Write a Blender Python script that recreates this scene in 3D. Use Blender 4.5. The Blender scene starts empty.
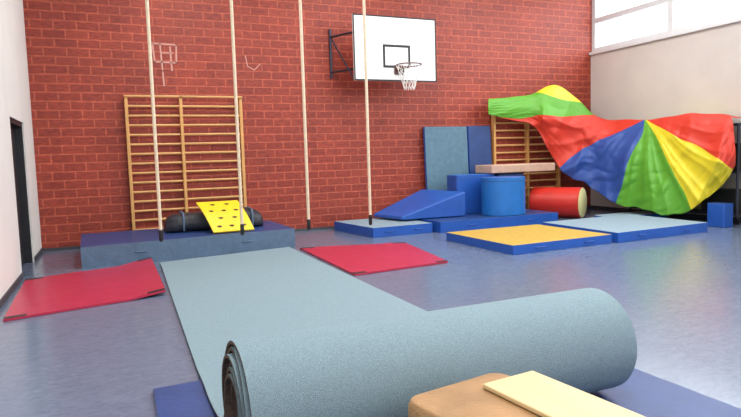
import bpy, bmesh, math, random
from mathutils import Vector, Matrix, noise
random.seed(4)
scene=bpy.context.scene
scene.view_settings.view_transform='Standard'
V=Vector
# ------------------------------------------------------------ materials
def new_mat(name):
    m=bpy.data.materials.new(name);m.use_nodes=True
    nt=m.node_tree;b=nt.nodes['Principled BSDF'];return m,nt,b
def lin(c):
    return tuple(((x/255)/12.92 if x/255<=.04045 else ((x/255+.055)/1.055)**2.4) for x in c)+(1,)
def mat(name,rgb,rough=.5,var=.12,scale=8,bump=.0,bscale=60,metal=0,spec=.5,detail=4):
    m,nt,b=new_mat(name);c=lin(rgb)
    tc=nt.nodes.new('ShaderNodeTexCoord')
    n=nt.nodes.new('ShaderNodeTexNoise');n.inputs['Scale'].default_value=scale;n.inputs['Detail'].default_value=detail
    nt.links.new(tc.outputs['Object'],n.inputs['Vector'])
    r=nt.nodes.new('ShaderNodeValToRGB')
    r.color_ramp.elements[0].position=.3;r.color_ramp.elements[1].position=.7
    r.color_ramp.elements[0].color=tuple(x*(1-var) for x in c[:3])+(1,)
    r.color_ramp.elements[1].color=tuple(min(1,x*(1+var)) for x in c[:3])+(1,)
    nt.links.new(n.outputs['Fac'],r.inputs[0]);nt.links.new(r.outputs[0],b.inputs['Base Color'])
    b.inputs['Roughness'].default_value=rough;b.inputs['Metallic'].default_value=metal
    b.inputs['Specular IOR Level'].default_value=spec
    if bump>0:
        n2=nt.nodes.new('ShaderNodeTexNoise');n2.inputs['Scale'].default_value=bscale;n2.inputs['Detail'].default_value=3
        nt.links.new(tc.outputs['Object'],n2.inputs['Vector'])
        bp=nt.nodes.new('ShaderNodeBump');bp.inputs['Strength'].default_value=bump;bp.inputs['Distance'].default_value=.02
        nt.links.new(n2.outputs['Fac'],bp.inputs['Height']);nt.links.new(bp.outputs[0],b.inputs['Normal'])
    return m
def wood(name,rgb,rough=.45,scale=3,axis=0,var=.22):
    m,nt,b=new_mat(name);c=lin(rgb)
    tc=nt.nodes.new('ShaderNodeTexCoord');mp=nt.nodes.new('ShaderNodeMapping')
    s=[14,14,14];s[axis]=1.2;mp.inputs['Scale'].default_value=s
    n=nt.nodes.new('ShaderNodeTexNoise');n.inputs['Scale'].default_value=scale;n.inputs['Detail'].default_value=6
    r=nt.nodes.new('ShaderNodeValToRGB');r.color_ramp.elements[0].position=.3;r.color_ramp.elements[1].position=.7
    r.color_ramp.elements[0].color=tuple(x*(1-var) for x in c[:3])+(1,)
    r.color_ramp.elements[1].color=tuple(min(1,x*(1+var*.6)) for x in c[:3])+(1,)
    nt.links.new(tc.outputs['Object'],mp.inputs[0]);nt.links.new(mp.outputs[0],n.inputs['Vector'])
    nt.links.new(n.outputs['Fac'],r.inputs[0]);nt.links.new(r.outputs[0],b.inputs['Base Color'])
    b.inputs['Roughness'].default_value=rough
    return m
def brick_mat():
    m,nt,b=new_mat('red_brick')
    tc=nt.nodes.new('ShaderNodeTexCoord');sp=nt.nodes.new('ShaderNodeSeparateXYZ');cb=nt.nodes.new('ShaderNodeCombineXYZ')
    nt.links.new(tc.outputs['Object'],sp.inputs[0]);nt.links.new(sp.outputs['X'],cb.inputs['X']);nt.links.new(sp.outputs['Z'],cb.inputs['Y'])
    br=nt.nodes.new('ShaderNodeTexBrick');br.offset=.5
    br.inputs['Scale'].default_value=1;br.inputs['Brick Width'].default_value=.33;br.inputs['Row Height'].default_value=.14
    br.inputs['Mortar Size'].default_value=.02;br.inputs['Mortar Smooth'].default_value=1;br.inputs['Bias'].default_value=-.1
    br.inputs['Color1'].default_value=lin((148,58,42));br.inputs['Color2'].default_value=lin((134,48,36));br.inputs['Mortar'].default_value=lin((176,84,60))
    nt.links.new(cb.outputs[0],br.inputs['Vector'])
    n=nt.nodes.new('ShaderNodeTexNoise');n.inputs['Scale'].default_value=1.1;n.inputs['Detail'].default_value=5
    nt.links.new(tc.outputs['Object'],n.inputs['Vector'])
    r=nt.nodes.new('ShaderNodeValToRGB');r.color_ramp.elements[0].color=(.9,.9,.9,1);r.color_ramp.elements[1].color=(1.12,1.12,1.12,1)
    r.color_ramp.elements[0].position=.35;r.color_ramp.elements[1].position=.65
    nt.links.new(n.outputs['Fac'],r.inputs[0])
    mp=nt.nodes.new('ShaderNodeMapping');mp.inputs['Scale'].default_value=(10,10,34)
    n3=nt.nodes.new('ShaderNodeTexNoise');n3.inputs['Scale'].default_value=1;n3.inputs['Detail'].default_value=4
    nt.links.new(tc.outputs['Object'],mp.inputs[0]);nt.links.new(mp.outputs[0],n3.inputs['Vector'])
    r3=nt.nodes.new('ShaderNodeValToRGB');r3.color_ramp.elements[0].color=(.72,.68,.68,1);r3.color_ramp.elements[1].color=(1.34,1.3,1.22,1)
    r3.color_ramp.elements[0].position=.3;r3.color_ramp.elements[1].position=.72
    nt.links.new(n3.outputs['Fac'],r3.inputs[0])
    mx=nt.nodes.new('ShaderNodeMix');mx.data_type='RGBA';mx.blend_type='MULTIPLY';mx.inputs[0].default_value=1
    mx2=nt.nodes.new('ShaderNodeMix');mx2.data_type='RGBA';mx2.blend_type='MULTIPLY';mx2.inputs[0].default_value=1
    nt.links.new(br.outputs['Color'],mx.inputs[6]);nt.links.new(r.outputs[0],mx.inputs[7])
    nt.links.new(mx.outputs[2],mx2.inputs[6]);nt.links.new(r3.outputs[0],mx2.inputs[7]);nt.links.new(mx2.outputs[2],b.inputs['Base Color'])
    bp=nt.nodes.new('ShaderNodeBump');bp.inputs['Strength'].default_value=.3;bp.inputs['Distance'].default_value=.01;bp.invert=True
    nt.links.new(br.outputs['Fac'],bp.inputs['Height']);nt.links.new(bp.outputs[0],b.inputs['Normal'])
    b.inputs['Roughness'].default_value=.55
    return m
def floor_mat():
    m,nt,b=new_mat('blue_linoleum')
    tc=nt.nodes.new('ShaderNodeTexCoord')
    mp=nt.nodes.new('ShaderNodeMapping');mp.inputs['Scale'].default_value=(1,2.2,1)
    n=nt.nodes.new('ShaderNodeTexNoise');n.inputs['Scale'].default_value=11;n.inputs['Detail'].default_value=8;n.inputs['Roughness'].default_value=.7;n.inputs['Distortion'].default_value=1.2
    nt.links.new(tc.outputs['Object'],mp.inputs[0]);nt.links.new(mp.outputs[0],n.inputs['Vector'])
    r=nt.nodes.new('ShaderNodeValToRGB');r.color_ramp.elements[0].position=.32;r.color_ramp.elements[1].position=.7
    r.color_ramp.elements[0].color=lin((90,104,128));r.color_ramp.elements[1].color=lin((115,129,152))
    nt.links.new(n.outputs['Fac'],r.inputs[0]);nt.links.new(r.outputs[0],b.inputs['Base Color'])
    n2=nt.nodes.new('ShaderNodeTexNoise');n2.inputs['Scale'].default_value=1.2;n2.inputs['Detail'].default_value=3
    nt.links.new(tc.outputs['Object'],n2.inputs['Vector'])
    mr=nt.nodes.new('ShaderNodeMapRange');mr.inputs['To Min'].default_value=.17;mr.inputs['To Max'].default_value=.25
    nt.links.new(n2.outputs['Fac'],mr.inputs[0]);nt.links.new(mr.outputs[0],b.inputs['Roughness'])
    return m
def parachute_mat():
    m,nt,b=new_mat('parachute_nylon')
    uv=nt.nodes.new('ShaderNodeUVMap');uv.uv_map='UVMap'
    sp=nt.nodes.new('ShaderNodeSeparateXYZ');nt.links.new(uv.outputs[0],sp.inputs[0])
    a=nt.nodes.new('ShaderNodeMath');a.operation='ARCTAN2';nt.links.new(sp.outputs['Y'],a.inputs[0]);nt.links.new(sp.outputs['X'],a.inputs[1])
    ad=nt.nodes.new('ShaderNodeMath');ad.operation='ADD';ad.inputs[1].default_value=2*math.pi+math.radians(60);nt.links.new(a.outputs[0],ad.inputs[0])
    md=nt.nodes.new('ShaderNodeMath');md.operation='MODULO';md.inputs[1].default_value=2*math.pi;nt.links.new(ad.outputs[0],md.inputs[0])
    dv=nt.nodes.new('ShaderNodeMath');dv.operation='DIVIDE';dv.inputs[1].default_value=2*math.pi;nt.links.new(md.outputs[0],dv.inputs[0])
    r=nt.nodes.new('ShaderNodeValToRGB');cr=r.color_ramp;cr.interpolation='CONSTANT'
    R=lin((206,52,32));Y=lin((224,206,42));G=lin((92,164,46));Bc=lin((42,78,154))
    secs=[(-60,G),(-25,Y),(-8,R),(28,Y),(62,G),(112,Bc),(151,R),(181,G),(192,Y),(215,Bc)]
    while len(cr.elements)<len(secs): cr.elements.new(.5)
    for i,(d,c) in enumerate(secs):
        cr.elements[i].position=(d+60)/360.0;cr.elements[i].color=c
    nt.links.new(dv.outputs[0],r.inputs[0]);nt.links.new(r.outputs[0],b.inputs['Base Color'])
    b.inputs['Roughness'].default_value=.5
    return m
def glass_mat():
    m=bpy.data.materials.new('window_glass');m.use_nodes=True;nt=m.node_tree;nt.nodes.clear()
    t=nt.nodes.new('ShaderNodeBsdfTransparent');g=nt.nodes.new('ShaderNodeBsdfGlossy');g.inputs['Roughness'].default_value=.05
    mx=nt.nodes.new('ShaderNodeMixShader');mx.inputs[0].default_value=.06;o=nt.nodes.new('ShaderNodeOutputMaterial')
    nt.links.new(t.outputs[0],mx.inputs[1]);nt.links.new(g.outputs[0],mx.inputs[2]);nt.links.new(mx.outputs[0],o.inputs[0]);return m
def emit_mat(name,c,s):
    m=bpy.data.materials.new(name);m.use_nodes=True;nt=m.node_tree;b=nt.nodes['Principled BSDF']
    b.inputs['Emission Color'].default_value=c;b.inputs['Emission Strength'].default_value=s;return m

M_brick=brick_mat();M_floor=floor_mat()
M_wall=mat('white_plaster',(226,226,222),.7,.03,2,.15,150)
M_wallR=mat('cream_plaster',(212,206,200),.7,.04,2,.15,150)
M_ceil=mat('ceiling_white',(227,227,225),.8,.02)
M_dark=mat('dark_door_paint',(34,36,42),.5,.1)
M_frame=mat('window_frame_paint',(225,228,230),.5,.03)
M_bb=mat('baseboard_grey',(70,70,76),.5,.1)
M_pine=wood('pine_bars',(218,166,104),.4,3,0)
M_pinez=wood('pine_uprights',(218,164,98),.4,3,2)
M_rope=mat('cream_climbing_pole',(226,208,180),.6,.1,30,.3,200)
M_black=mat('black_rubber',(24,24,26),.5,.2)
M_bluetop=mat('blue_vinyl_dark',(38,68,124),.42,.12,5,.15,18)
M_blue=mat('blue_vinyl',(34,86,172),.4,.08,5,.15,12)
M_bluebr=mat('blue_vinyl_bright',(34,112,190),.4,.08,5,.12,12)
M_greyside=mat('grey_blue_canvas',(86,110,136),.6,.12,10,.2,30)
M_teal=mat('teal_grey_canvas',(88,122,142),.6,.12,10,.2,30)
M_greytop=mat('grey_blue_felt',(134,158,172),.75,.08,20,.2,80)
M_yellowtop=mat('mustard_felt',(188,154,62),.75,.1,14,.2,80)
M_red=mat('crimson_vinyl',(180,44,74),.35,.08,6,.25,9)
M_carpet=mat('carpet_blue_grey',(138,160,170),.95,.16,160,.5,350,spec=.15)
M_carpetback=mat('carpet_backing_brown',(96,82,74),.95,.25,60,.4,200,spec=.1)
M_leather=mat('brown_leather',(166,126,82),.42,.2,5,.25,90)
M_board=wood('birch_board',(226,198,148),.45,2.5,1,.1)
M_boxwood=wood('box_wood',(196,150,98),.45,3,0)
M_white=mat('white_board_paint',(232,234,234),.45,.02)
M_lineblk=mat('black_line_paint',(30,30,32),.5,.05)
M_steel=mat('dark_steel',(66,70,84),.4,.1,metal=.6)
M_orange=mat('hoop_red_paint',(90,60,56),.4,.05)
M_net=mat('white_net',(236,232,226),.8,.03)
M_yel=mat('yellow_plastic',(236,206,36),.4,.05)
M_holes=mat('dark_print',(70,52,20),.6,.1)
M_bag=mat('black_bag_nylon',(46,48,56),.5,.3,9,.4,20)
M_foamred=mat('red_vinyl',(206,46,34),.4,.06,6,.1,10)
M_cream=mat('cream_vinyl',(232,222,160),.5,.05)
M_beige=mat('beige_pink_vinyl',(200,164,142),.5,.1)
M_chalk=mat('chalk_white',(206,156,144),.9,.2,40)
M_chute=parachute_mat();M_glass=glass_mat()
M_leaf=mat('leaf_green',(150,172,110),.6,.3,3);M_bark=mat('bark',(120,106,92),.9,.2)

# ------------------------------------------------------------ builder
class B:
    def __init__(s): s.v=[];s.f=[];s.m=[]
    def add(s,vs,fs,mi=0):
        o=len(s.v);s.v+= [V(p) for p in vs]
        for i,f in enumerate(fs):
            s.f.append([o+k for k in f]);s.m.append(mi[i] if isinstance(mi,(list,tuple)) else mi)
    def box(s,lo,hi,mi=0,M=None):
        x0,y0,z0=lo;x1,y1,z1=hi
        vs=[V(p) for p in((x0,y0,z0),(x1,y0,z0),(x1,y1,z0),(x0,y1,z0),(x0,y0,z1),(x1,y0,z1),(x1,y1,z1),(x0,y1,z1))]
        if M: vs=[M@p for p in vs]
        s.add(vs,[(3,2,1,0),(4,5,6,7),(0,1,5,4),(1,2,6,5),(2,3,7,6),(3,0,4,7)],mi)
    def prism(s,pts,z0,z1,ms=0,mt=0):
        n=len(pts)
        vs=[V((p[0],p[1],z0)) for i,p in enumerate(pts)]+[V((p[0],p[1],z1)) for i,p in enumerate(pts)]
        fs=[tuple(range(n))[::-1],tuple(range(n,2*n))]+[(i,(i+1)%n,n+(i+1)%n,n+i) for i in range(n)]
        s.add(vs,fs,[ms,mt]+[ms]*n)
    def tube(s,pts,r,mi=0,n=10,cap=True,sy=1):
        pts=[V(p) for p in pts];o=[]
        up=None
        for i,p in enumerate(pts):
            d=(pts[min(i+1,len(pts)-1)]-pts[max(i-1,0)]).normalized()
            if up is None: up=V((0,0,1)) if abs(d.z)<.9 else V((1,0,0))
            a=d.cross(up);
            if a.length<1e-4: a=d.cross(V((0,1,0)))
            a.normalize();b2=a.cross(d);up=b2
            rr=r[i] if isinstance(r,(list,tuple)) else r
            o+=[p+a*math.cos(2*math.pi*k/n)*rr+b2*math.sin(2*math.pi*k/n)*rr*sy for k in range(n)]
        fs=[]
        for i in range(len(pts)-1):
            for k in range(n):
                fs.append((i*n+k,i*n+(k+1)%n,(i+1)*n+(k+1)%n,(i+1)*n+k))
        if cap: fs.append(tuple(range(n))[::-1]);fs.append(tuple(range((len(pts)-1)*n,len(pts)*n)))
        s.add(o,fs,mi)
    def obj(s,name,mats,bevel=0,seg=2,smooth=True):
        me=bpy.data.meshes.new(name);c=sum(s.v,V())/len(s.v)
        zmin=min(p.z for p in s.v);c.z=zmin
        me.from_pydata([p-c for p in s.v],[],s.f)
        for mm in mats: me.materials.append(mm)
        for p,mi in zip(me.polygons,s.m): p.material_index=mi
        bm=bmesh.new();bm.from_mesh(me);bmesh.ops.recalc_face_normals(bm,faces=bm.faces);bm.to_mesh(me);bm.free()
        o=bpy.data.objects.new(name,me);scene.collection.objects.link(o);o.location=c
        if smooth:
            for p in me.polygons:p.use_smooth=True
            try: me.set_sharp_from_angle(angle=math.radians(38))
            except Exception: pass
        if bevel:
            b=o.modifiers.new('bevel','BEVEL');b.width=bevel;b.segments=seg;b.limit_method='ANGLE';b.angle_limit=math.radians(40)
        return o
XL,XR,YB,YF,H=-1.05,10.3,10.8,-5.0,5.4
# ------------------------------------------------------------ room
b=B();b.box((XL-.2,YF-.2,-.1),(XR+.2,YB+.2,0));b.obj('floor',[M_floor],smooth=False)
b=B();b.box((XL-.2,YF-.2,H),(XR+.2,YB+.2,H+.1));b.obj('ceiling',[M_ceil],smooth=False)
b=B();b.box((XL-.2,YB,0),(XR+.2,YB+.2,H));o=b.obj('wall_back',[M_brick],smooth=False)
b=B();b.box((XL-.2,YF-.2,0),(XR+.2,YF,H));b.obj('wall_front',[M_wall],smooth=False)
DY0,DY1,DZ=8.4,9.7,1.97
b=B();b.box((XL-.2,YF,0),(XL,DY0,H));b.box((XL-.2,DY1,0),(XL,YB,H));b.box((XL-.2,DY0,DZ),(XL,DY1,H));b.obj('wall_left',[M_wall],smooth=False)
b=B();b.box((XL-.16,DY0+.06,.01),(XL-.11,DY1-.06,DZ-.06));b.box((XL-.18,DY0,0),(XL-.02,DY0+.06,DZ));b.box((XL-.18,DY1-.06,0),(XL-.02,DY1,DZ));b.box((XL-.18,DY0,DZ-.06),(XL-.02,DY1,DZ))
b.tube([(XL-.11,DY0+.15,1.02),(XL-.06,DY0+.15,1.02),(XL-.06,DY0+.27,1.02)],.011,1);b.obj('door_1',[M_dark,M_steel])
b=B();b.box((XL,YF,0),(XL+.015,DY0-.02,.07));b.box((XL,DY1+.02,0),(XL+.015,YB,.07));b.obj('baseboard_left',[M_bb])
b=B();b.box((XL,YB-.012,0),(XR,YB,.05));b.obj('baseboard_back',[M_bb])
b=B();b.box((XR-.015,YF,0),(XR,YB-.02,.07));b.obj('baseboard_right',[M_bb])
WZ0,WZ1=3.58,5.15
b=B();b.box((XR,YF,0),(XR+.25,YB,WZ0));b.box((XR,YF,WZ1),(XR+.25,YB,H));b.obj('wall_right',[M_wallR],smooth=False)
ys=[YB,8.7,6.6,4.5,2.4,.3,-1.8,YF]
b=B()
for i,y in enumerate(ys):
    w=.06
    b.box((XR+.03,y-(w if i else 0.10),WZ0),(XR+.12,y+(w if 0<i<len(ys)-1 else (0 if i==0 else .08)),WZ1))
for i in range(len(ys)-1):
    y1,y0=ys[i],ys[i+1]
    for z,t in ((WZ0,.09),(4.22,.11),(WZ1-.07,.07)): b.box((XR+.035,y0,z),(XR+.115,y1,z+t))
b.box((XR-.06,YF,WZ0-.06),(XR+.05,YB-.01,WZ0))
g=b.obj('window_1',[M_frame],smooth=False)
b=B();b.box((XR+.07,YF,WZ0),(XR+.076,YB,WZ1));gl=b.obj('glass',[M_glass],smooth=False);gl.parent=g;gl.location=gl.location-g.location

for ix in (1.5,4.6,7.8):
    for iy in (-2.5,1.2,4.8,8.4):
        b=B();b.box((ix-.16,iy-.75,H-.09),(ix+.16,iy+.75,H));b.box((ix-.13,iy-.72,H-.1),(ix+.13,iy+.72,H-.089),1)
        b.obj('ceiling_lamp',[M_frame,emit_mat('lamp_diffuser',(1,.97,.93,1),6)])
        l=bpy.data.lights.new('ceiling_lamp_light','AREA');l.shape='RECTANGLE';l.size=.9;l.size_y=1.5;l.energy=76;l.color=(1,.97,.93)
        lo=bpy.data.objects.new('ceiling_lamp_light',l);lo.location=(ix,iy,H-.13);scene.collection.objects.link(lo)
l=bpy.data.lights.new('daylight','AREA');l.shape='RECTANGLE';l.energy=600;l.color=(.9,.96,1)
lo=bpy.data.objects.new('window_daylight',l);lo.location=(XR+.5,3,4.5);lo.rotation_euler=(0,math.radians(70),0)
l.size=1.6;l.size_y=14;scene.collection.objects.link(lo)
w=bpy.data.worlds.new('sky');scene.world=w;w.use_nodes=True;nt=w.node_tree;bg=nt.nodes['Background'];bg.inputs[0].default_value=(.92,.96,1,1);bg.inputs[1].default_value=2.0
# outside tree, seen through the right-hand window
b=B();b.tube([(14.6,8.3,-1),(14.6,8.3,3),(14.7,8.2,6.2)],[.2,.16,.08],1)
for c,rad in (((14.6,8.1,5.9),1.0),((14.6,7.4,5.4),.8),((14.8,9.0,6.3),.8)):
    for i in range(420):
        p=V(c)+V((random.gauss(0,.5),random.gauss(0,.6),random.gauss(0,.5)))*rad
        a=V((random.uniform(-1,1),random.uniform(-1,1),random.uniform(-1,1))).normalized()*.08;d=a.cross(V((random.uniform(-1,1),.3,1))).normalized()*.045
        b.add([p-a,p-d,p+a,p+d],[(0,1,2,3)],0)
b.obj('tree',[M_leaf,M_bark],smooth=False)

# ------------------------------------------------------------ wall bars
def wallbars(xs,h=2.5,nr=15):
    b=B()
    for x in xs: b.box((x-.025,YB-.13,.02),(x+.025,YB-.02,h-.03),1)
    for j in range(len(xs)-1):
        for i in range(nr):
            z=h-.04-i*.158
            y=YB-.085
            if i==0: y=YB-.14
            b.tube([(xs[j]-.03,y,z),(xs[j+1]+.03,y,z)],.021,0,8)
    for x in xs:
        b.box((x-.04,YB-.03,.3),(x+.04,YB,.36),2);b.box((x-.04,YB-.03,2.1),(x+.04,YB,2.16),2)
    return b.obj('wall_bars',[M_pine,M_pinez,M_steel],.004)
wallbars([.33,1.19,2.2]);wallbars([7.55,8.42,9.28])

# ------------------------------------------------------------ poles
for x in (.56,1.59,2.52,3.46):
    b=B();y=8.0
    b.tube([(x,y,.5),(x,y,H)],.021,0,14);b.tube([(x,y,.36),(x,y,.38),(x,y,.49),(x,y,.51)],[.018,.026,.026,.021],1,14)
    b.box((x-.08,y-.08,H-.03),(x+.08,y+.08,H),1)
    b.obj('climbing_pole',[M_rope,M_black])

# ------------------------------------------------------------ basketball
by=10.1;bx0,bx1,bz0,bz1=4.14,5.83,2.73,3.9
b=B();b.box((bx0,by,bz0),(bx1,by+.03,bz1),0)
def frame(x0,x1,z0,z1,t,mi,yy):
    b.box((x0,yy-.004,z0),(x1,yy,z0+t),mi);b.box((x0,yy-.004,z1-t),(x1,yy,z1),mi);b.box((x0,yy-.004,z0+t),(x0+t,yy,z1-t),mi);b.box((x1-t,yy-.004,z0+t),(x1,yy,z1-t),mi)
frame(bx0,bx1,bz0,bz1,.025,1,by)
cx=(bx0+bx1)/2
frame(cx-.27,cx+.29,bz0+.24,bz0+.66,.045,1,by)
rz=2.97;ry=by-.4;cx+=.05
pts=[(cx+.225*math.cos(a),ry+.225*math.sin(a),rz) for a in [i*math.pi/16 for i in range(33)]]
b.tube(pts,.012,2,8);b.box((cx-.07,by-.2,rz-.03),(cx+.07,by,rz+.01),2);b.box((cx-.1,by-.015,rz-.12),(cx+.1,by-.004,rz+.05),2)
N=12
for i in range(N):
    for s in (1,-1):
        P=[]
        for k in range(6):
            a=2*math.pi*(i+s*k*.5)/N;r=.22-.024*k-(.01 if k>2 else 0)
            P.append((cx+r*math.cos(a),ry+r*math.sin(a),rz-.01-k*.085))
        b.tube(P,.005,3,5)
for z in (2.95,3.6):
    b.tube([(bx0+.1,by+.04,z),(3.95,YB-.04,z)],.02,4,8);b.tube([(bx1-.1,by+.04,z),(5.6,YB-.04,z)],.02,4,8)
    b.tube([(bx0+.05,by+.045,z),(bx1-.05,by+.045,z)],.018,4,8)
b.tube([(3.95,YB-.028,2.85),(3.95,YB-.028,3.75)],.025,4,8);b.tube([(5.6,YB-.028,2.85),(5.6,YB-.028,3.75)],.025,4,8)
b.tube([(bx0+.02,by+.06,bz0+.02),(3.95,YB-.04,3.6)],.014,4,8)
b.obj('basketball_hoop',[M_white,M_lineblk,M_orange,M_net,M_steel])

# ------------------------------------------------------------ chalk marks
b=B()
def stroke(P,r=.013):
    for (xa,za),(xb,zb) in zip(P[:-1],P[1:]):
        d=V((xb-xa,0,zb-za)).normalized();n=V((-d.z,0,d.x))*r;A=V((xa,YB-.003,za))-d*r;C=V((xb,YB-.003,zb))+d*r;t=V((0,.002,0))
        b.add([A-n,C-n,C+n,A+n,A-n+t,C-n+t,C+n+t,A+n+t],[(0,1,2,3),(7,6,5,4),(0,4,5,1),(1,5,6,2),(2,6,7,3),(3,7,4,0)],0)
stroke([(.80,3.36),(.82,3.05),(1.17,3.04),(1.18,3.34),(.8,3.35)]);stroke([(.92,3.35),(.94,2.9),(.95,2.66)]);stroke([(1.08,3.3),(1.09,2.92)]);stroke([(.94,3.2),(1.12,3.2)],.01)
stroke([(2.35,3.2),(2.38,3.02),(2.5,2.96),(2.6,3.06)],.008)
b.obj('chalk_marking',[M_chalk],smooth=False)

# ------------------------------------------------------------ mats
def gmat(name,pts,z0,h,side,top,bev=.03,handles=()):
    b=B();b.prism(pts,z0,z0+h,0,1)
    n=len(pts)
    for i in handles:
        p,q=V((pts[i][0],pts[i][1],0)),V((pts[(i+1)%n][0],pts[(i+1)%n][1],0));d=(q-p);L=d.length;d.normalize();nn=V((d.y,-d.x,0))
        for t in (.25,.75):
            m0=p+d*L*t+V((0,0,z0+h*.55))
            b.tube([m0-d*.08,m0-d*.07+nn*.02,m0+d*.07+nn*.02,m0+d*.08],.009,0,6)
    return b.obj(name,[side,top,M_black],bev,3)
gmat('crash_mat',[(-.4,8.66),(2.58,8.92),(2.55,10.45),(-.45,10.35)],0,.285,M_greyside,M_bluetop,.035,(0,))
gmat('landing_mat',[(3.98,9.1),(5.12,9.12),(5.1,10.55),(3.82,10.55)],0,.17,M_blue,M_greytop,.03,(0,))
gmat('landing_mat',[(5.2,8.98),(7.8,9.02),(7.8,10.3),(5.2,10.3)],0,.19,M_blue,M_bluetop,.03,(0,))
gmat('yellow_gym_mat',[(4.83,6.45),(6.62,6.52),(6.6,8.15),(4.82,8.15)],0,.13,M_blue,M_yellowtop,.02,(0,))
gmat('grey_gym_mat',[(6.7,6.48),(8.7,6.58),(8.8,8.25),(6.75,8.2)],0,.15,M_blue,M_greytop,.02,(0,))
gmat('grey_gym_mat',[(8.45,8.35),(9.9,8.35),(9.9,8.9),(8.6,8.92)],0,.1,M_blue,M_greytop,.02)
gmat('blue_floor_mat',[(.12,1.2),(2.86,1.2),(2.84,3.72),(.16,3.68)],0,.03,M_bluetop,M_bluetop,.012)

def thinmat(name,A,Bp,C,D,lift,th=.022):
    n=24;vs=[];fs=[]
    for j in range(n+1):
        for i in range(n+1):
            u,v=i/n,j/n
            p=(V(A)*(1-u)+V(Bp)*u)*(1-v)+(V(D)*(1-u)+V(C)*u)*v
            z=lift(u,v)+.004*noise.noise(V((u*5,v*5,1)))+.004
            vs.append((p.x,p.y,z))
    m=(n+1)**2;vs+= [(x,y,z+th) for x,y,z in vs]
    idx=lambda i,j:j*(n+1)+i
    mi=[]
    for j in range(n):
        for i in range(n):
            q=[idx(i,j),idx(i+1,j),idx(i+1,j+1),idx(i,j+1)]
            corner=(min(i,n-1-i)<3 and min(j,n-1-j)<1)
            fs.append(q[::-1]);mi.append(0);fs.append([k+m for k in q]);mi.append(1 if corner else 0)
    per=[idx(i,0) for i in range(n)]+[idx(n,j) for j in range(n)]+[idx(n-i,n) for i in range(n)]+[idx(0,n-j) for j in range(n)]
    for a,c2 in zip(per,per[1:]+per[:1]): fs.append([a,c2,c2+m,a+m]);mi.append(0)
    b=B();b.add(vs,fs,mi);return b.obj(name,[M_red,M_black])
thinmat('red_tumbling_mat',(-.93,6.05,0),(.46,6.4,0),(.46,8.6,0),(-.98,8.1,0),lambda u,v:.035*max(0,u-.75)*4*(1-v)+.06*max(0,u-.7)*3.3*v)
thinmat('red_tumbling_mat',(2.5,6.28,0),(3.82,6.43,0),(4.11,8.2,0),(2.56,8.62,0),lambda u,v:.0)

# ------------------------------------------------------------ rolled carpet mat
R0r=.27
yc,zc=2.48,.045+R0r
path=[]
ny=60
for i in range(ny+1):
    y=8.45+(3.35-8.45)*i/ny
    t=min(1,max(0,(3.95-y)/.45));z=.008+.03*(t*t*(3-2*t))
    path.append((y,z))
P0,P1,P2,P3=V((3.35,.038)),V((2.90,.038)),V((yc+R0r+.005,.08)),V((yc+R0r,zc))
for i in range(1,17):
    t=i/16;q=P0*(1-t)**3+P1*3*t*(1-t)**2+P2*3*t*t*(1-t)+P3*t**3;path.append((q.x,q.y))
turns=7;ns=40*turns
for i in range(1,ns+1):
    a=2*math.pi*i/40;r=R0r-.0275*(a/(2*math.pi))
    wob=1+.015*math.sin(a*1.0+.5)
    path.append((yc+r*math.cos(a)*wob,zc+r*math.sin(a)))
th=.015
nx=14;np_=len(path)
outer=[];inner=[];
for k in range(np_):
    p=V(path[k]);d=(V(path[min(k+1,np_-1)])-V(path[max(k-1,0)])).normalized()
    nrm=V((-d.y,d.x))*-1
    if k<ny: nrm=V((0,1))
    outer.append(p+nrm*th);inner.append(p)
b=B();vs=[];fs=[];mi=[]
def xspan(k):
    s=k/ny if k<ny else 1
    x0=.56+(.43-.56)*min(1,s);x1=2.45+(2.41-2.45)*s
    if k>ny:
        tt=max(0,k-ny-16)/40;x0+=.014*math.sin(tt*2.3)-.002*tt;x1+=.01*math.sin(tt*3.1)
    return x0,x1
for L in (outer,inner):
    for k in range(np_):
        x0,x1=xspan(k)
        for i in range(nx+1):
            x=x0+(x1-x0)*i/nx
            sh=.37*(i/nx)*max(0,1-k/ny)**2
            wv=.003*noise.noise(V((x*2.0,path[k][0]*1.2,3))) if (k<ny and L is outer) else 0
            vs.append((x,L[k].x+sh,L[k].y+wv))
m=np_*(nx+1);W=nx+1
for k in range(np_-1):
    for i in range(nx):
        q=[k*W+i,k*W+i+1,(k+1)*W+i+1,(k+1)*W+i]
        fs.append(q);mi.append(0);fs.append([a+m for a in q[::-1]]);mi.append(1)
    fs.append([k*W,(k+1)*W,(k+1)*W+m,k*W+m]);mi.append(1)
    fs.append([k*W+nx,(k+1)*W+nx,(k+1)*W+nx+m,k*W+nx+m]);mi.append(1)
for k in (0,np_-1):
    for i in range(nx): fs.append([k*W+i,k*W+i+1,k*W+i+1+m,k*W+i+m]);mi.append(1)
b.add(vs,fs,mi);b.obj('rolled_carpet_mat',[M_carpet,M_carpetback])

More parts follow.
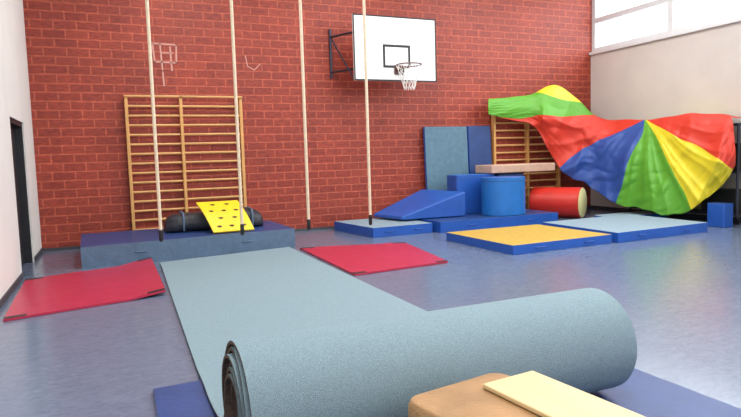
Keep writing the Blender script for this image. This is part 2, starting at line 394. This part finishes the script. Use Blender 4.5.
# ------------------------------------------------------------ vaulting box with board
e1=V((.93,.15,0)).normalized()
e2=V((-e1.y,e1.x,0))
org=V((.955,1.975,0))
BW=.50
def fr(a,c,z): return org+e1*a-e2*c+V((0,0,z))
def rrect(w,l,r,n=6,ins=0):
    P=[]
    for cxx,cyy,a0 in ((r,r,180),(w-r,r,270),(w-r,l-r,0),(r,l-r,90)):
        for i in range(n+1):
            a=math.radians(a0+90*i/n);P.append((cxx+(r-ins)*math.cos(a),cyy+(r-ins)*math.sin(a)))
    return P
b=B()
def slab(w,l,r,layers,mi):
    vs=[];n=None
    for z,ins in layers:
        P=rrect(w,l,r,6,ins);n=len(P);vs+=[fr(x,y,z) for x,y in P]
    fs=[]
    for k in range(len(layers)-1):
        for i in range(n): fs.append((k*n+i,k*n+(i+1)%n,(k+1)*n+(i+1)%n,(k+1)*n+i))
    fs.append(tuple(range(n)));fs.append(tuple(range((len(layers)-1)*n,len(layers)*n)))
    b.add(vs,fs,mi)
slab(BW,1.1,.07,[(.33,.012),(.34,0),(.42,0),(.442,.012),(.45,.035)],0)
for z0,z1 in ((.035,.18),(.185,.325)):
    for lo,hi in (((.03,.03),(BW-.03,.055)),((.03,1.045),(BW-.03,1.07)),((.03,.055),(.055,1.045)),((BW-.055,.055),(BW-.03,1.045))):
        vs=[fr(x,y,z) for z in (z0,z1) for x,y in ((lo[0],lo[1]),(hi[0],lo[1]),(hi[0],hi[1]),(lo[0],hi[1]))]
        b.add(vs,[(3,2,1,0),(4,5,6,7),(0,1,5,4),(1,2,6,5),(2,3,7,6),(3,0,4,7)],1)
    for y in (.028,1.072):
        c=fr(BW/2,y,(z0+z1)/2+.02);b.tube([c-e1*.07,c+e1*.07],.016,2,8)
b.obj('vaulting_box',[M_leather,M_boxwood,M_black],.004)
b=B()
a1=V((.995,.1,0)).normalized();a2=V((a1.y,-a1.x,0));o0=V((1.265,1.89,.4525))
n=12;L=.62;Wd=.26
vs=[];
for z in (0,.018):
    for i in range(n+1):
        t=i/n
        for s in (0,1): vs.append(o0+a1*Wd*s+a2*L*t+V((0,0,z)))
W2=(n+1)*2;fs=[]
for i in range(n):
    q=[2*i,2*i+1,2*i+3,2*i+2];fs.append(q[::-1]);fs.append([k+W2 for k in q]);fs.append([2*i,2*i+2,2*i+2+W2,2*i+W2]);fs.append([2*i+1,2*i+1+W2,2*i+3+W2,2*i+3])
fs.append([0,W2,W2+1,1]);fs.append([2*n,2*n+1,2*n+1+W2,2*n+W2]);b.add(vs,fs,0)
b.obj('wooden_board',[M_board],.004)

# ------------------------------------------------------------ bag + yellow board on crash mat
b=B();nu,nv=60,28;vs=[]
for i in range(nu+1):
    u=i/nu;x=.72+1.56*u
    for j in range(nv):
        a=2*math.pi*j/nv
        rr=(max(0,1-abs(2*u-1)**9))**.5
        ca,sa=math.cos(a),math.sin(a)
        ca=math.copysign(abs(ca)**.55,ca);sa=math.copysign(abs(sa)**.55,sa)
        nz=1+.16*noise.noise(V((u*6,ca*1.2,sa*1.2)))
        y=9.74+.27*rr*ca*nz;z=.29+.14*rr+.14*rr*sa*nz+(.02*noise.noise(V((u*9,0,0))) if sa>0 else 0)
        vs.append((x,y,max(.287,z)))
fs=[(i*nv+j,i*nv+(j+1)%nv,(i+1)*nv+(j+1)%nv,(i+1)*nv+j) for i in range(nu) for j in range(nv)]
fs+=[tuple(range(nv)),tuple(range(nu*nv,nu*nv+nv))]
b.add(vs,fs,0)
for xx in (1.0,2.05): b.tube([(xx,9.47,.31),(xx,9.45,.5),(xx,9.5,.575),(xx,9.74,.59),(xx,9.98,.57),(xx,10.02,.45)],.015,1,6)
b.obj('equipment_bag',[M_bag,M_greyside])
b=B()
pL,pR=V((1.36,8.97,.30)),V((1.97,9.01,.30));tL,tR=V((1.2,9.5,.72)),V((1.83,9.5,.72))
def yb(u,v,o=0):
    p=(pL*(1-u)+pR*u)*(1-v)+(tL*(1-u)+tR*u)*v
    nn=(pR-pL).cross(tL-pL).normalized()
    return p+nn*(o+.06*math.sin(v*math.pi)*.6)
n=12;vs=[yb(i/n,j/n,o) for o in (0,.02) for j in range(n+1) for i in range(n+1)]
W=n+1;m=W*W;fs=[]
for j in range(n):
    for i in range(n):
        q=[j*W+i,j*W+i+1,(j+1)*W+i+1,(j+1)*W+i];fs.append(q[::-1]);fs.append([k+m for k in q])
per=[i for i in range(n)]+[j*W+n for j in range(n)]+[n*W+n-i for i in range(n)]+[(n-j)*W for j in range(n)]
for a,c2 in zip(per,per[1:]+per[:1]): fs.append([a,c2,c2+m,a+m])
b.add(vs,fs,0)
for v in (.14,.38,.62,.86):
    for u in ((.2,.5,.8) if v in(.14,.62) else (.33,.67)):
        P=[yb(u+.06*math.cos(t)*(1+.25*math.sin(3*t)),v+.03*math.sin(t),.0225) for t in [2*math.pi*k/14 for k in range(14)]]
        b.add(P,[tuple(range(14))],1)
b.obj('yellow_climbing_board',[M_yel,M_holes])

# ------------------------------------------------------------ blue foam shapes
b=B();A_=V((4.6,10.5,.2));B_=V((4.78,9.62,.2));C_=V((6.05,9.5,.66));D_=V((5.6,10.35,.70))
b.add([A_,B_,V((6.05,9.5,.2)),V((5.6,10.35,.2)),A_+V((0,0,.06)),B_+V((0,0,.06)),C_,D_],[(3,2,1,0),(4,5,6,7),(0,1,5,4),(1,2,6,5),(2,3,7,6),(3,0,4,7)],0)
b.obj('blue_foam_wedge',[M_blue],.02,3)
def softblock(name,x0,y0,x1,y1,z0,z1,r,m,topm=None,bev=.03,ring=True):
    P=[]
    for cxx,cyy,a0 in ((x0+r,y0+r,180),(x1-r,y0+r,270),(x1-r,y1-r,0),(x0+r,y1-r,90)):
        for i in range(13):
            a=math.radians(a0+90*i/12);P.append((cxx+r*math.cos(a),cyy+r*math.sin(a)))
    b=B();b.prism(P,z0,z1,0,1)
    if ring: b.prism([((x-(x0+x1)/2)*1.008+(x0+x1)/2,(y-(y0+y1)/2)*1.008+(y0+y1)/2) for x,y in P],z1-.075,z1-.06,2,2)
    return b.obj(name,[m,topm or m,M_bluetop],bev,3)
softblock('foam_cylinder',6.42,9.06,7.25,9.78,.195,.90,.355,M_bluebr,M_blue,.02)
softblock('foam_block',6.1,9.88,7.0,10.28,.195,.95,.05,M_blue,M_bluebr)
softblock('blue_foam_cube',7.06,9.88,7.7,10.28,.195,.94,.05,M_bluetop,M_bluetop,ring=False)
softblock('beige_foam_cushion',6.85,9.8,8.42,10.4,.955,1.12,.04,M_beige,M_beige,.02,ring=False)
b=B();a0=V((8.13,10.15,.312));a1_=V((8.66,9.3,.312));d=(a1_-a0).normalized()
b.tube([a0,a0+d*.02,a1_-d*.02,a1_],[.28,.31,.31,.28],0,40)
b.tube([a1_-d*.001,a1_+d*.012],[.302,.285],1,40)
b.obj('red_foam_roller',[M_foamred,M_cream])
def upright(name,x0,x1,h,side,top,y0=10.42,y1=10.76,th=.08):
    b=B();vs=[(x0,y0,0),(x1,y0,0),(x1,y0+th,0),(x0,y0+th,0),(x0,y1-th,h),(x1,y1-th,h),(x1,y1,h),(x0,y1,h)]
    b.add(vs,[(3,2,1,0),(4,5,6,7),(0,1,5,4),(1,2,6,5),(2,3,7,6),(3,0,4,7)],[1,1,0,1,1,1])
    b.obj(name,[top,side],.015,3)
upright('leaning_gym_mat',5.86,6.86,1.92,M_blue,M_teal,10.58)
upright('leaning_gym_mat',6.89,7.44,1.93,M_blue,M_bluetop,10.58)

# ------------------------------------------------------------ parachute
cols=[
(492,98,116,(7.25,10.45,2.47),(7.2,10.4,2.14)),
(515,97,119,(7.75,10.48,2.50),(7.72,10.42,2.05)),
(535,97,126,(8.33,10.42,2.58),(8.2,10.25,1.90)),
(555,87,160,(8.87,10.3,2.76),(8.52,10.0,1.22)),
(580,103,185,(9.3,10.1,2.42),(8.90,9.75,.74)),
(600,124,197,(9.57,9.8,2.04),(9.10,9.3,.50)),
(630,125,207,(9.70,9.2,1.94),(9.1,8.5,.22)),
(660,122,210,(9.72,8.5,1.92),(9.22,7.95,.17)),
(690,118,206,(9.75,7.9,1.95),(9.30,7.4,.26)),
(718,118,192,(9.75,7.3,1.92),(9.42,7.0,.56)),
(735,122,165,(9.72,6.95,1.84),(9.62,6.8,1.05))]
def cr(p0,p1,p2,p3,t): return .5*((2*p1)+(-p0+p2)*t+(2*p0-5*p1+4*p2-p3)*t*t+(-p0+3*p1-3*p2+p3)*t**3)
def samp(vals,u):
    n=len(vals)-1;s=min(u*n,n-1e-6);i=int(s);t=s-i
    return cr(vals[max(i-1,0)],vals[i],vals[i+1],vals[min(i+2,n)],t)
T=[V(c[3]) for c in cols];Bo=[V(c[4]) for c in cols];PX=[c[0] for c in cols];TY=[c[1] for c in cols];BY=[c[2] for c in cols]
NU,NV,NT=300,100,14;vs=[];uvs=[]
def ridge(x): return (1-abs(math.sin(x)))**1.3
for i in range(NU+1):
    u=i/NU;t=samp(T,u);bo=samp(Bo,u);px=samp(PX,u);ty=samp(TY,u);byy=samp(BY,u)
    side=min(1,max(0,(u-.45)/.12))
    for j in range(-NT,NV+1):
        size=min(1,(t-bo).length/1.2)
        if j<0:
            q=-j/NT
            p=t+V((.42*q*side+.02*q,.05*q*(1-side),-.05*q*q-.06*q*(1-side)));v=0
            p.z+=.03*noise.noise(V((u*14,q*2,2)))
            vv=-.10*q
        else:
            v=j/NV;vv=v
            p=t*(1-v)+bo*v
            p+=V((-.7,-.7,0))*(.20*math.sin(math.pi*v**.75)*size)
            ux=(px-650)/100;uy=((ty*(1-v)+byy*v)-122)/100
            dist=min(1,math.hypot(ux,uy)/.5);ang=math.atan2(uy,ux)
            if ang<-math.pi/2: ang+=2*math.pi
            wr=1.0*noise.noise(V((u*5,v*1.4,0)))
            amp=(.10+.90*v**.7)*size
            fold=.11*ridge(ang*6.2+wr*1.5)*min(1,v*3)*dist*size
            fold+=.04*ridge(ang*13+1.0+wr*2)*dist*size*min(1,v*3)
            fold+=.09*ridge(u*21+wr*1.5+(v-.5)*3)*amp
            fold+=.16*noise.noise(V((u*6,v*2.0,5)))*size*min(1,v*4)
            fold+=.05*abs(noise.noise(V((u*16+v*7,v*3-u*10,9))))*size*min(1,v*5)
            p+=V((-.7,-.7,0))*(fold-.07*amp)
            p.z+=.03*noise.noise(V((u*14,0,2)))*(1-v)+(.045*math.sin(u*30+1)+.05*noise.noise(V((u*22,0,7))))*v*size
        p.x=min(p.x,10.22);p.y=min(p.y,10.6);p.z=max(p.z,.12)
        # colour-panel seams pulled slightly crooked by the creases
        wob=.05*noise.noise(V((u*9,v*3,4)))
        vs.append(p);uvs.append(((px-650)/100+wob,((ty*(1-vv)+byy*vv)-122)/100))
S=NV+NT+1
fs=[(i*S+j,(i+1)*S+j,(i+1)*S+j+1,i*S+j+1) for i in range(NU) for j in range(S-1)]
me=bpy.data.meshes.new('parachute');me.from_pydata(vs,[],fs);me.materials.append(M_chute)
ul=me.uv_layers.new(name='UVMap')
for lp in me.loops: ul.data[lp.index].uv=uvs[lp.vertex_index]
for p in me.polygons:p.use_smooth=True
o=bpy.data.objects.new('parachute',me);scene.collection.objects.link(o)
sd=o.modifiers.new('s','SOLIDIFY');sd.thickness=.004

# trolley under the parachute
b=B()
X0,X1,Y0,Y1=9.84,10.18,6.9,9.2
for x in (X0,X1):
    for y in (Y0,Y1): b.tube([(x,y,.12),(x,y,1.72)],.022,0,10);b.tube([(x-.02,y,.06),(x+.02,y,.06)],.06,1,16)
for z in (.16,.9,1.72):
    for x in (X0,X1): b.tube([(x,Y0,z),(x,Y1,z)],.02,0,8)
    for y in (Y0,Y1): b.tube([(X0,y,z),(X1,y,z)],.02,0,8)
    b.box((X0,Y0,z-.01),(X1,Y1,z+.005),0)
b.box((X0+.03,Y0+.05,.17),(X1-.03,7.6,.6),1);b.box((X0+.03,Y0+.05,.91),(X1-.03,7.6,1.4),1)
b.obj('equipment_trolley',[M_steel,M_black],.003)
softblock('blue_crate',9.3,6.74,9.54,7.06,0,.40,.03,M_blue,M_bluetop,.01,ring=False)
b=B();uc=V((9.72,6.5,.30))
b.tube([(uc.x+.26*math.cos(a),uc.y,uc.z+.26*math.sin(a)) for a in [2*math.pi*k/32 for k in range(33)]],.035,1,10)
for k in range(10):
    a=2*math.pi*k/10;b.tube([uc,(uc.x+.24*math.cos(a),uc.y,uc.z+.24*math.sin(a))],.004,0,5)
b.tube([uc-V((0,.05,0)),uc+V((0,.05,0))],.03,0,10)
for s in (-1,1): b.tube([uc+V((0,s*.06,0)),uc+V((0,s*.06,.32)),uc+V((0,0,.38))],.012,0,8)
b.tube([uc+V((0,0,.36)),uc+V((0,0,1.0))],.014,0,8)
b.tube([uc+V((-.16,0,1.07)),uc+V((-.06,0,1.02)),uc+V((.04,0,1.02)),uc+V((.15,0,1.08))],[.035,.05,.06,.055],1,10)
b.obj('unicycle',[M_steel,M_black])

# ------------------------------------------------------------ camera
f=600;psi=math.atan(260/600);p=math.atan(51.5/600);r=0.03;h=1.35
F=V((math.sin(psi)*math.cos(p),math.cos(psi)*math.cos(p),-math.sin(p)))
R0=V((math.cos(psi),-math.sin(psi),0));U0=R0.cross(F)
R=R0*math.cos(r)-U0*math.sin(r);U=R0*math.sin(r)+U0*math.cos(r)
cd=bpy.data.cameras.new('camera');cam=bpy.data.objects.new('camera',cd);scene.collection.objects.link(cam)
M=Matrix((( R.x,U.x,-F.x,0),(R.y,U.y,-F.y,0),(R.z,U.z,-F.z,h),(0,0,0,1)))
cam.matrix_world=M;cd.lens=36*f/741;cd.sensor_width=36;cd.clip_start=.05
scene.camera=cam
